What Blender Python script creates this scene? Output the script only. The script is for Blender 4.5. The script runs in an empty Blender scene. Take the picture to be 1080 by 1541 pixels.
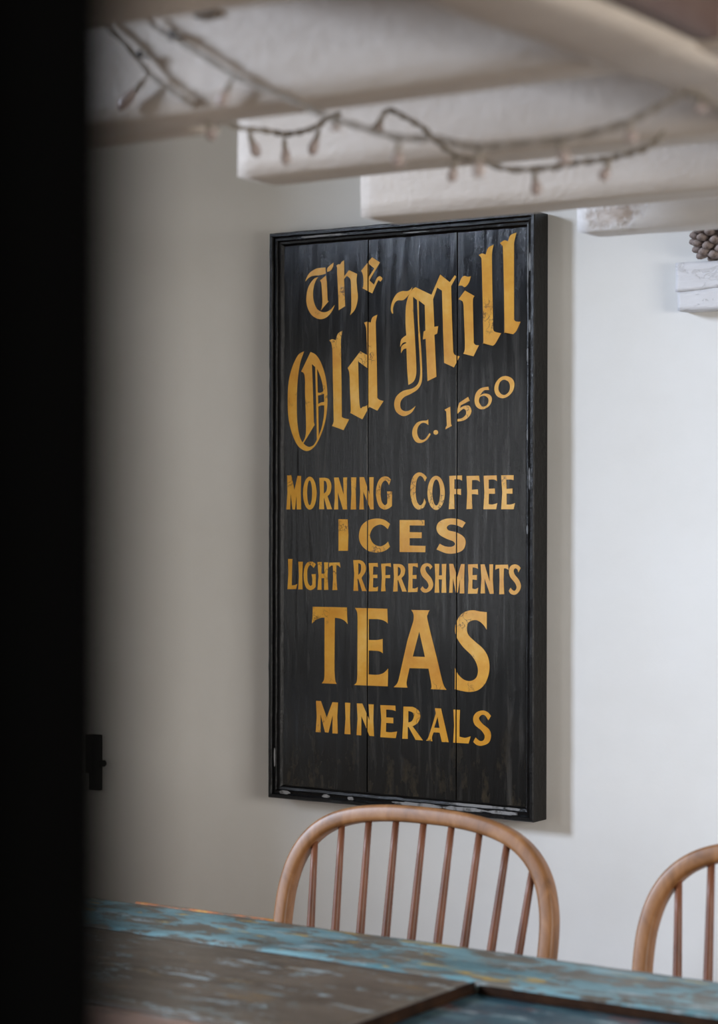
import bpy, bmesh, math, random
from mathutils import Vector, Matrix, noise
random.seed(7)
S = bpy.context.scene
COL = S.collection

# ------------------------------------------------------------------ camera
cam_d = bpy.data.cameras.new('camera'); cam = bpy.data.objects.new('camera', cam_d); COL.objects.link(cam)
YAW, PITCH, ROLL = 0.58673, -0.00217, 0.00238
fwd = Vector((-math.sin(YAW)*math.cos(PITCH), math.cos(YAW)*math.cos(PITCH), math.sin(PITCH)))
rgt = Vector((math.cos(YAW), math.sin(YAW), 0)); up = rgt.cross(fwd)
r2 = rgt*math.cos(ROLL)+up*math.sin(ROLL); u2 = -rgt*math.sin(ROLL)+up*math.cos(ROLL)
m = Matrix((r2, u2, -fwd)).transposed().to_4x4(); m.translation = (1.87584, -2.97455, 1.3)
cam.matrix_world = m
cam_d.sensor_fit = 'HORIZONTAL'; cam_d.sensor_width = 36; cam_d.lens = 36*3200/1080
cam_d.clip_start = 0.02
cam_d.dof.use_dof = True; cam_d.dof.focus_distance = 3.45; cam_d.dof.aperture_fstop = 5.9
S.camera = cam

# ------------------------------------------------------------------ world, window light, added lamps, exposure
def lin(r, g, b):
    f = lambda c: (c/255/12.92 if c/255 <= .04045 else ((c/255+.055)/1.055)**2.4)
    return (f(r), f(g), f(b), 1)
W = bpy.data.worlds.new('world'); S.world = W; W.use_nodes = True
bg = W.node_tree.nodes['Background']; bg.inputs[0].default_value = (1, .95, .875, 1); bg.inputs[1].default_value = 0.16
def area(name, loc, target, sx, sy, power, col):
    d = bpy.data.lights.new(name, 'AREA'); d.shape = 'RECTANGLE'; d.size = sx; d.size_y = sy; d.energy = power; d.color = col
    o = bpy.data.objects.new(name, d); COL.objects.link(o); o.location = loc
    o.rotation_euler = (Vector(target)-Vector(loc)).to_track_quat('-Z', 'Y').to_euler(); return o
area('daylight', (-5.0, -4.65, 3.4), (0.3, 0, 1.25), 1.4, 1.3, 700, (.70, .81, 1))
area('fill_right', (3.75, -2.2, 1.45), (0.0, 0, 1.3), 1.5, 1.0, 72, (1, .965, .91))  # fill lamp added beyond the right wall, out of view
area('sheen_panel', (-1.66, -3.22, 1.3), (-1.4, -3.22, 1.3), .72, .9, 11, (.93, .96, 1))  # lamp panel added in the left opening to give the sign its sheen
S.view_settings.view_transform = 'Standard'; S.view_settings.look = 'None'; S.view_settings.exposure = 0; S.view_settings.gamma = 1
S.view_settings.use_curve_mapping = False

# ------------------------------------------------------------------ helpers
def obj(name, bm, mat, parent=None, smooth=False):
    me = bpy.data.meshes.new(name); bm.to_mesh(me); bm.free()
    if mat: me.materials.append(mat)
    if smooth: me.polygons.foreach_set('use_smooth', [True]*len(me.polygons))
    o = bpy.data.objects.new(name, me); COL.objects.link(o)
    if parent: o.parent = parent
    return o
def tag(o, label, cat, group=None):
    o['label'] = label; o['category'] = cat
    if group: o['group'] = group
    return o
def struct(o): o['kind'] = 'structure'; return o
def empty(name, loc=(0, 0, 0), rz=0):
    o = bpy.data.objects.new(name, None); COL.objects.link(o); o.location = loc; o.rotation_euler = (0, 0, rz); return o
def box(bm, x0, x1, y0, y1, z0, z1, bev=0, seg=2):
    b = bmesh.new(); bmesh.ops.create_cube(b, size=1)
    bmesh.ops.scale(b, vec=(x1-x0, y1-y0, z1-z0), verts=b.verts)
    bmesh.ops.translate(b, vec=((x0+x1)/2, (y0+y1)/2, (z0+z1)/2), verts=b.verts)
    if bev: bmesh.ops.bevel(b, geom=b.edges[:], offset=bev, segments=seg, affect='EDGES', profile=.5)
    me = bpy.data.meshes.new('t'); b.to_mesh(me); b.free(); bm.from_mesh(me); bpy.data.meshes.remove(me)
    return bm
def B(x0, x1, y0, y1, z0, z1, bev=0): return box(bmesh.new(), x0, x1, y0, y1, z0, z1, bev)
def rough_box(x0, x1, y0, y1, z0, z1, step=.02, amp=.003, freq=14, seed=0, bev=.006):
    """hand hewn timber: a box with many cuts, soft arrises and a wavy surface"""
    nx, ny, nz = [max(2, int((b-a)/step)) for a, b in ((x0, x1), (y0, y1), (z0, z1))]
    nx = min(nx, 160)
    bm = bmesh.new(); V = {}
    def P(i, j, k):
        key = (i, j, k)
        if key not in V:
            p = Vector((x0+(x1-x0)*i/nx, y0+(y1-y0)*j/ny, z0+(z1-z0)*k/nz))
            c = Vector((min(max(p.x, x0+bev), x1-bev), min(max(p.y, y0+bev), y1-bev), min(max(p.z, z0+bev), z1-bev)))
            d = p-c
            if d.length > 1e-6: p = c+d.normalized()*bev
            q = Vector((p.x*freq*.35, p.y*freq, p.z*freq))+Vector((seed*7.1, seed*3.3, 0))
            n = noise.noise_vector(q)*amp+noise.noise_vector(q*4.1)*amp*.35
            V[key] = bm.verts.new(p+n)
        return V[key]
    def face(a, b, c, d): bm.faces.new((a, b, c, d))
    for i in range(nx):
        for j in range(ny):
            face(P(i, j, 0), P(i, j+1, 0), P(i+1, j+1, 0), P(i+1, j, 0)); face(P(i, j, nz), P(i+1, j, nz), P(i+1, j+1, nz), P(i, j+1, nz))
        for k in range(nz):
            face(P(i, 0, k), P(i+1, 0, k), P(i+1, 0, k+1), P(i, 0, k+1)); face(P(i, ny, k), P(i, ny, k+1), P(i+1, ny, k+1), P(i+1, ny, k))
    for j in range(ny):
        for k in range(nz):
            face(P(0, j, k), P(0, j, k+1), P(0, j+1, k+1), P(0, j+1, k)); face(P(nx, j, k), P(nx, j+1, k), P(nx, j+1, k+1), P(nx, j, k+1))
    return bm
def catmull(pts, closed=False, sub=6):
    n = len(pts); out = []
    for i in range(n if closed else n-1):
        p = [pts[(i+k) % n] if closed else pts[min(max(i+k, 0), n-1)] for k in (-1, 0, 1, 2)]
        for s in range(sub):
            t = s/sub
            out.append(.5*((2*p[1])+(p[2]-p[0])*t+(2*p[0]-5*p[1]+4*p[2]-p[3])*t*t+(3*p[1]-p[0]-3*p[2]+p[3])*t**3))
    if not closed: out.append(pts[-1].copy())
    return out
def sweep(bm, pts, sect, normal=None, cap=True, scale=None):
    """sweep a closed section [(a,b)] along pts; a = along side axis, b = along the given fixed normal"""
    rings = []; n = len(pts)
    prev = None
    for i, p in enumerate(pts):
        t = (pts[min(i+1, n-1)]-pts[max(i-1, 0)]).normalized()
        if normal is not None: nb = (normal-t*normal.dot(t)).normalized()
        else:
            ref = prev if prev is not None else (Vector((0, 0, 1)) if abs(t.z) < .9 else Vector((1, 0, 0)))
            nb = (ref-t*ref.dot(t)).normalized()
        prev = nb; sd = t.cross(nb); k = scale[i] if scale else 1
        rings.append([bm.verts.new(p+sd*a*k+nb*b*k) for a, b in sect])
    m_ = len(sect)
    for a, b in zip(rings, rings[1:]):
        for i in range(m_): bm.faces.new((a[i], a[(i+1) % m_], b[(i+1) % m_], b[i]))
    if cap: bm.faces.new(rings[0][::-1]); bm.faces.new(rings[-1])
    return bm
def circ(r, n=10, ry=None): return [(r*math.cos(2*math.pi*i/n), (ry or r)*math.sin(2*math.pi*i/n)) for i in range(n)]
def rrect(w, h, r, n=4):
    o = []
    for cx, cy, a0 in ((w/2-r, h/2-r, 0), (-w/2+r, h/2-r, 90), (-w/2+r, -h/2+r, 180), (w/2-r, -h/2+r, 270)):
        for i in range(n): a = math.radians(a0+90*i/(n-1)); o.append((cx+r*math.cos(a), cy+r*math.sin(a)))
    return o
def lathe(bm, prof, n=16, M=None):
    rings = [[bm.verts.new(Vector((r*math.cos(2*math.pi*i/n), r*math.sin(2*math.pi*i/n), z))) for i in range(n)] for r, z in prof]
    for a, b in zip(rings, rings[1:]):
        for i in range(n): bm.faces.new((a[i], a[(i+1) % n], b[(i+1) % n], b[i]))
    bm.faces.new(rings[0][::-1]); bm.faces.new(rings[-1])
    if M: bmesh.ops.transform(bm, matrix=M, verts=bm.verts)
    return bm

# ------------------------------------------------------------------ materials
class Mat:
    def __init__(s, name, col=(.5, .5, .5, 1), rough=.6, spec=.5):
        s.m = bpy.data.materials.new(name); s.m.use_nodes = True; s.t = s.m.node_tree; s.p = s.t.nodes['Principled BSDF']
        s.p.inputs['Base Color'].default_value = col; s.p.inputs['Roughness'].default_value = rough; s.p.inputs['Specular IOR Level'].default_value = spec
        s.tc = s.n('ShaderNodeTexCoord')
    def n(s, k, **kw):
        x = s.t.nodes.new(k)
        for a, b in kw.items(): setattr(x, a, b)
        return x
    def l(s, a, b): s.t.links.new(a, b)
    def mapped(s, scale=(1, 1, 1), loc=(0, 0, 0)):
        mp = s.n('ShaderNodeMapping'); mp.inputs['Scale'].default_value = scale; mp.inputs['Location'].default_value = loc
        s.l(s.tc.outputs['Object'], mp.inputs[0]); return mp.outputs[0]
    def noise(s, scale=5, detail=5, rough=.55, stretch=(1, 1, 1), loc=(0, 0, 0), dist=0):
        x = s.n('ShaderNodeTexNoise'); x.inputs['Scale'].default_value = scale; x.inputs['Detail'].default_value = detail
        x.inputs['Roughness'].default_value = rough; x.inputs['Distortion'].default_value = dist
        s.l(s.mapped(stretch, loc), x.inputs['Vector']); return x.outputs[0]
    def ramp(s, f, stops):
        x = s.n('ShaderNodeValToRGB'); e = x.color_ramp.elements
        while len(e) < len(stops): e.new(.5)
        for q, (p, c) in zip(e, stops):
            q.position = p; q.color = c if hasattr(c, '__len__') else (c, c, c, 1)
        s.l(f, x.inputs[0]); return x.outputs[0]
    def mix(s, f, a, b, blend='MIX'):
        x = s.n('ShaderNodeMix', data_type='RGBA', blend_type=blend)
        if isinstance(f, (int, float)): x.inputs[0].default_value = f
        else: s.l(f, x.inputs[0])
        for v, i in ((a, 6), (b, 7)):
            if hasattr(v, 'is_linked') or hasattr(v, 'node'): s.l(v, x.inputs[i])
            else: x.inputs[i].default_value = v
        return x.outputs[2]
    def math(s, op, a, b=0):
        x = s.n('ShaderNodeMath', operation=op)
        for v, i in ((a, 0), (b, 1)):
            if hasattr(v, 'node'): s.l(v, x.inputs[i])
            else: x.inputs[i].default_value = v
        return x.outputs[0]
    def color(s, c): s.l(c, s.p.inputs['Base Color'])
    def rough(s, c): s.l(c, s.p.inputs['Roughness'])
    def bump(s, h, strength=.3, dist=.002):
        x = s.n('ShaderNodeBump'); x.inputs['Strength'].default_value = strength; x.inputs['Distance'].default_value = dist
        s.l(h, x.inputs['Height']); s.l(x.outputs[0], s.p.inputs['Normal']); return s
    def axis(s, i):
        x = s.n('ShaderNodeSeparateXYZ'); s.l(s.tc.outputs['Object'], x.inputs[0]); return x.outputs[i]

# limewashed plaster
M = Mat('plaster', rough=.85, spec=.25)
M.color(M.ramp(M.noise(2.2, 6, .6), [(.3, lin(226, 224, 219)), (.7, lin(236, 235, 232))]))
hn = M.math('ADD', M.noise(3.5, 3, .5), M.math('MULTIPLY', M.noise(45, 5, .6), .06))
M.bump(hn, .55, .012); PLASTER = M.m
M = Mat('painted timber', rough=.6, spec=.4)
M.color(M.ramp(M.noise(7, 6, .65, (.4, 1, 1)), [(.3, lin(190, 178, 166)), (.65, lin(210, 199, 187))]))
M.bump(M.math('ADD', M.noise(30, 6, .6, (.3, 1, 1)), M.math('MULTIPLY', M.noise(120, 4, .6), .25)), .8, .005); JOIST = M.m
M = Mat('stained strip', rough=.6); M.color(M.ramp(M.noise(30, 5), [(.3, lin(92, 72, 68)), (.7, lin(104, 86, 80))])); STAIN = M.m
# timber with a flaked knot where the paint has gone
M = Mat('painted timber with bare knot', rough=.65, spec=.4)
base = M.ramp(M.noise(7, 6, .65, (.4, 1, 1)), [(.3, lin(216, 210, 206)), (.65, lin(232, 229, 226))])
mp = M.n('ShaderNodeMapping'); mp.inputs['Location'].default_value = (-.625/.045, 0, -1.682/.02); mp.inputs['Scale'].default_value = (1/.045, 0, 1/.02)
M.l(M.tc.outputs['Object'], mp.inputs[0])
ln = M.n('ShaderNodeVectorMath', operation='LENGTH'); M.l(mp.outputs[0], ln.inputs[0])
dd = M.math('ADD', ln.outputs['Value'], M.math('MULTIPLY', M.math('SUBTRACT', M.noise(60, 5, .6), .5), 1.6))
msk = M.ramp(dd, [(.5, .9), (1.0, 0.0)])
kn = M.ramp(M.noise(50, 4, .6, (.4, 1, 1.6)), [(.35, lin(158, 138, 120)), (.6, lin(206, 196, 188))])
M.color(M.mix(msk, base, kn)); M.bump(M.math('ADD', M.noise(40, 6, .65, (.4, 1, 1)), M.math('MULTIPLY', msk, -1.2)), .6, .004); KNOT = M.m
M = Mat('whitewashed split timber', rough=.6, spec=.4)
M.color(M.ramp(M.noise(9, 6, .6), [(.3, lin(206, 204, 205)), (.7, lin(222, 221, 223))]))
fl = M.ramp(M.noise(38, 6, .7, (.6, 1, 1.2), dist=.6), [(.55, 0.0), (.6, 1.0)])
M.bump(M.math('ADD', M.math('MULTIPLY', fl, -.8), M.noise(120, 4, .6, (.25, 1, 1))), .5, .003); LEDGE = M.m

# black gloss paint on the sign boards
M = Mat('black sign paint', rough=.4, spec=.38)
st = M.noise(60, 7, .7, (1, 1, .07), dist=.4)
sm = M.noise(7, 6, .65)
blue = M.ramp(M.axis(2), [(.30, 0.0), (.47, 1.0)])  # bluish sheen of the upper boards put into the colour
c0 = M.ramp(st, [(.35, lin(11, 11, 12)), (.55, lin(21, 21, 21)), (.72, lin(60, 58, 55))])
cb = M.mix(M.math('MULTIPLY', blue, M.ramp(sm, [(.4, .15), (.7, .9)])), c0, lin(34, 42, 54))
dust = M.ramp(M.noise(230, 3, .6), [(.74, 0.0), (.78, .5)])
lowmask = M.ramp(M.axis(2), [(0, 0.0), (1, 0.0)])
c1 = M.mix(M.math('MULTIPLY', dust, M.ramp(sm, [(.45, .05), (.65, .8)])), cb, lin(120, 124, 130))
mp = M.n('ShaderNodeMapRange'); mp.inputs[1].default_value = -.31; mp.inputs[2].default_value = -.45; M.l(M.axis(2), mp.inputs[0]); mp = mp.outputs[0]
rb = M.ramp(M.noise(26, 7, .72, (1.4, 1, .55)), [(.52, 0.0), (.70, 1.0)])
c2 = M.mix(M.math('MULTIPLY', M.math('MULTIPLY', mp, rb), .45), c1, lin(94, 82, 62))
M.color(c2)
M.rough(M.ramp(st, [(.3, .08), (.7, .15)]))
ck = M.n('ShaderNodeTexVoronoi', feature='DISTANCE_TO_EDGE'); ck.inputs['Scale'].default_value = 45; M.l(M.mapped((1, 1, .3)), ck.inputs['Vector'])
M.bump(M.math('ADD', M.math('MULTIPLY', M.noise(90, 8, .75, (1, 1, .09), dist=.6), 1.5), M.math('MULTIPLY', M.ramp(ck.outputs[0], [(.0, 0.0), (.05, 1.0)]), M.ramp(sm, [(.5, 0.0), (.65, .04)]))), .42, .0008); SIGNBLACK = M.m
M = Mat('black gloss moulding', rough=.22, spec=.3)
chip = M.ramp(M.noise(42, 7, .75, (.45, 1, .45)), [(.72, 0.0), (.75, 1.0)])
lowz = M.ramp(M.axis(2), [(0, 0.0), (1, 1.0)])
M.color(M.mix(chip, lin(7, 7, 8), M.ramp(M.noise(90, 4), [(.4, lin(80, 72, 58)), (.6, lin(130, 130, 130))])))
M.bump(M.math('ADD', M.noise(90, 7, .7), M.math('MULTIPLY', chip, -.6)), .5, .0022); MOULD = M.m
M = Mat('bare primer', rough=.6); M.color(M.ramp(M.noise(60, 6, .7), [(.35, lin(70, 68, 64)), (.5, lin(140, 139, 138))])); PRIMER = M.m
# gold sign writing
M = Mat('gold letter paint', rough=.19, spec=.5)
g = M.ramp(M.noise(16, 5, .6), [(.3, lin(204, 136, 20)), (.55, lin(222, 162, 48)), (.75, lin(234, 184, 88))])
ck = M.n('ShaderNodeTexVoronoi', feature='DISTANCE_TO_EDGE'); ck.inputs['Scale'].default_value = 75
dn = M.n('ShaderNodeMix', data_type='VECTOR'); dn.inputs[0].default_value = .03
nz = M.n('ShaderNodeTexNoise'); nz.inputs['Scale'].default_value = 60; nz.inputs['Detail'].default_value = 5
M.l(M.tc.outputs['Object'], nz.inputs['Vector']); M.l(M.mapped((1, 1, .45)), dn.inputs[4]); M.l(nz.outputs['Color'], dn.inputs[5]); M.l(dn.outputs[1], ck.inputs['Vector'])
line = M.ramp(ck.outputs[0], [(.02, 1.0), (.05, 0.0)])
where = M.ramp(M.noise(13, 3, .6, loc=(3, 0, 1)), [(.56, 0.0), (.62, 1.0)])
M.color(M.mix(M.math('MULTIPLY', line, M.math('MULTIPLY', where, .8)), g, lin(70, 44, 14)))
M.bump(M.noise(50, 8, .7, (1, 1, .13), dist=.5), .2, .0008); GOLD = M.m

M = Mat('chair wood', rough=.42, spec=.5)
M.color(M.ramp(M.noise(26, 6, .6, (1, 1, .5), dist=.8), [(.3, lin(112, 74, 42)), (.55, lin(148, 102, 62)), (.75, lin(170, 126, 86))]))
M.bump(M.noise(120, 4, .6, (1, 1, .3)), .15, .001); WOOD = M.m
M = Mat('chair spindle wood', rough=.45, spec=.5)
M.color(M.ramp(M.noise(40, 5, .6, (1, 1, .2)), [(.3, lin(84, 48, 30)), (.6, lin(124, 76, 50))])); SPIN = M.m

def table_paint(name, base0, base1, paint0, paint1, amt, seed, hint=lin(190, 160, 84), rough=.42):
    M = Mat(name, rough=rough, spec=.5)
    L = (seed*1.7, seed, 0)
    b = M.ramp(M.noise(22, 7, .65, (.35, 1, 1), L), [(.35, base0), (.62, base1)])
    p = M.ramp(M.noise(14, 6, .6, (.45, 1, 1), (L[0]+4, 2, 0)), [(.35, paint0), (.65, paint1)])
    k = M.ramp(M.noise(24, 9, .74, (.5, 1.2, 1), (L[0]+8, 5, 0), .4), [(amt, 0.0), (amt+.05, 1.0)])
    c = M.mix(k, b, p)
    y = M.ramp(M.noise(26, 6, .65, (.4, 1.4, 1), (L[0]+1, 9, 0)), [(.585, 0.0), (.625, .9)])
    c = M.mix(y, c, hint)
    w = M.ramp(M.noise(30, 8, .72, (.4, 1.6, 1), (L[0]+6, 3, 0)), [(.585, 0.0), (.63, .75)])
    c = M.mix(w, c, lin(172, 190, 194)); M.color(c)
    M.bump(M.math('ADD', M.noise(60, 6, .7, (.2, 1, 1)), M.math('MULTIPLY', k, .8)), .35, .0015); return M.m
TEAL = table_paint('flaking blue paint', lin(84, 78, 68), lin(116, 112, 102), lin(84, 124, 132), lin(132, 172, 180), .47, 1)
BROWN = table_paint('worn grey brown boards', lin(76, 66, 56), lin(108, 97, 85), lin(104, 116, 114), lin(146, 158, 158), .56, 2, lin(120, 100, 74))
PANEL = table_paint('deep blue panel paint', lin(24, 60, 76), lin(44, 84, 98), lin(52, 92, 104), lin(84, 120, 128), .52, 3, lin(112, 78, 74), .28)
PINK = table_paint('faded pink board', lin(150, 118, 104), lin(168, 140, 126), lin(120, 104, 94), lin(140, 124, 114), .5, 4, lin(120, 100, 90))
M = Mat('dark raw edge', lin(74, 44, 28), .9, .1); M.color(M.ramp(M.noise(30, 5), [(.3, lin(24, 16, 12)), (.7, lin(52, 34, 22))])); EDGE = M.m
M = Mat('orange raw edge', rough=.6); M.color(M.ramp(M.noise(45, 6, .7, (.4, 1, 1)), [(.4, lin(98, 84, 66)), (.5, lin(176, 104, 54)), (.62, lin(196, 158, 70))])); ORANGE = M.m
M = Mat('black iron', lin(10, 10, 11), .6); M.bump(M.noise(90, 4), .3, .001); IRON = M.m
M = Mat('dark unlit door paint', (.0015, .0015, .0015, 1), .9, .0); M.bump(M.noise(60, 4), .1, .001); DOOR = M.m  # door taken to near black, its unlit side put into the colour
M = Mat('rusty nail', lin(46, 38, 30), .7); M.bump(M.noise(200, 3), .3, .0005); NAIL = M.m
M = Mat('wire', lin(150, 140, 130), .55); M.color(M.ramp(M.noise(60, 3), [(.3, lin(140, 130, 118)), (.7, lin(166, 156, 144))])); WIRE = M.m
M = Mat('bulb plastic', lin(205, 188, 182), .25); M.p.inputs['Transmission Weight'].default_value = .35; M.color(M.ramp(M.noise(40, 2), [(.3, lin(196, 176, 170)), (.7, lin(218, 204, 198))])); BULB = M.m
M = Mat('pine cone scale', rough=.8, spec=.2); M.color(M.ramp(M.noise(120, 5, .65), [(.3, lin(92, 80, 74)), (.55, lin(146, 132, 126)), (.8, lin(176, 164, 158))])); M.bump(M.noise(300, 4), .4, .0008); CONE = M.m
M = Mat('floor boards', rough=.5); M.color(M.ramp(M.noise(3, 7, .6, (1, 8, 1)), [(.3, lin(96, 74, 56)), (.7, lin(132, 106, 84))])); M.bump(M.noise(20, 5, .6, (1, 8, 1)), .2, .002); FLOOR = M.m
M = Mat('window frame paint', lin(222, 220, 215), .5); M.bump(M.noise(60, 4), .1, .001); FRAME = M.m
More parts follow.
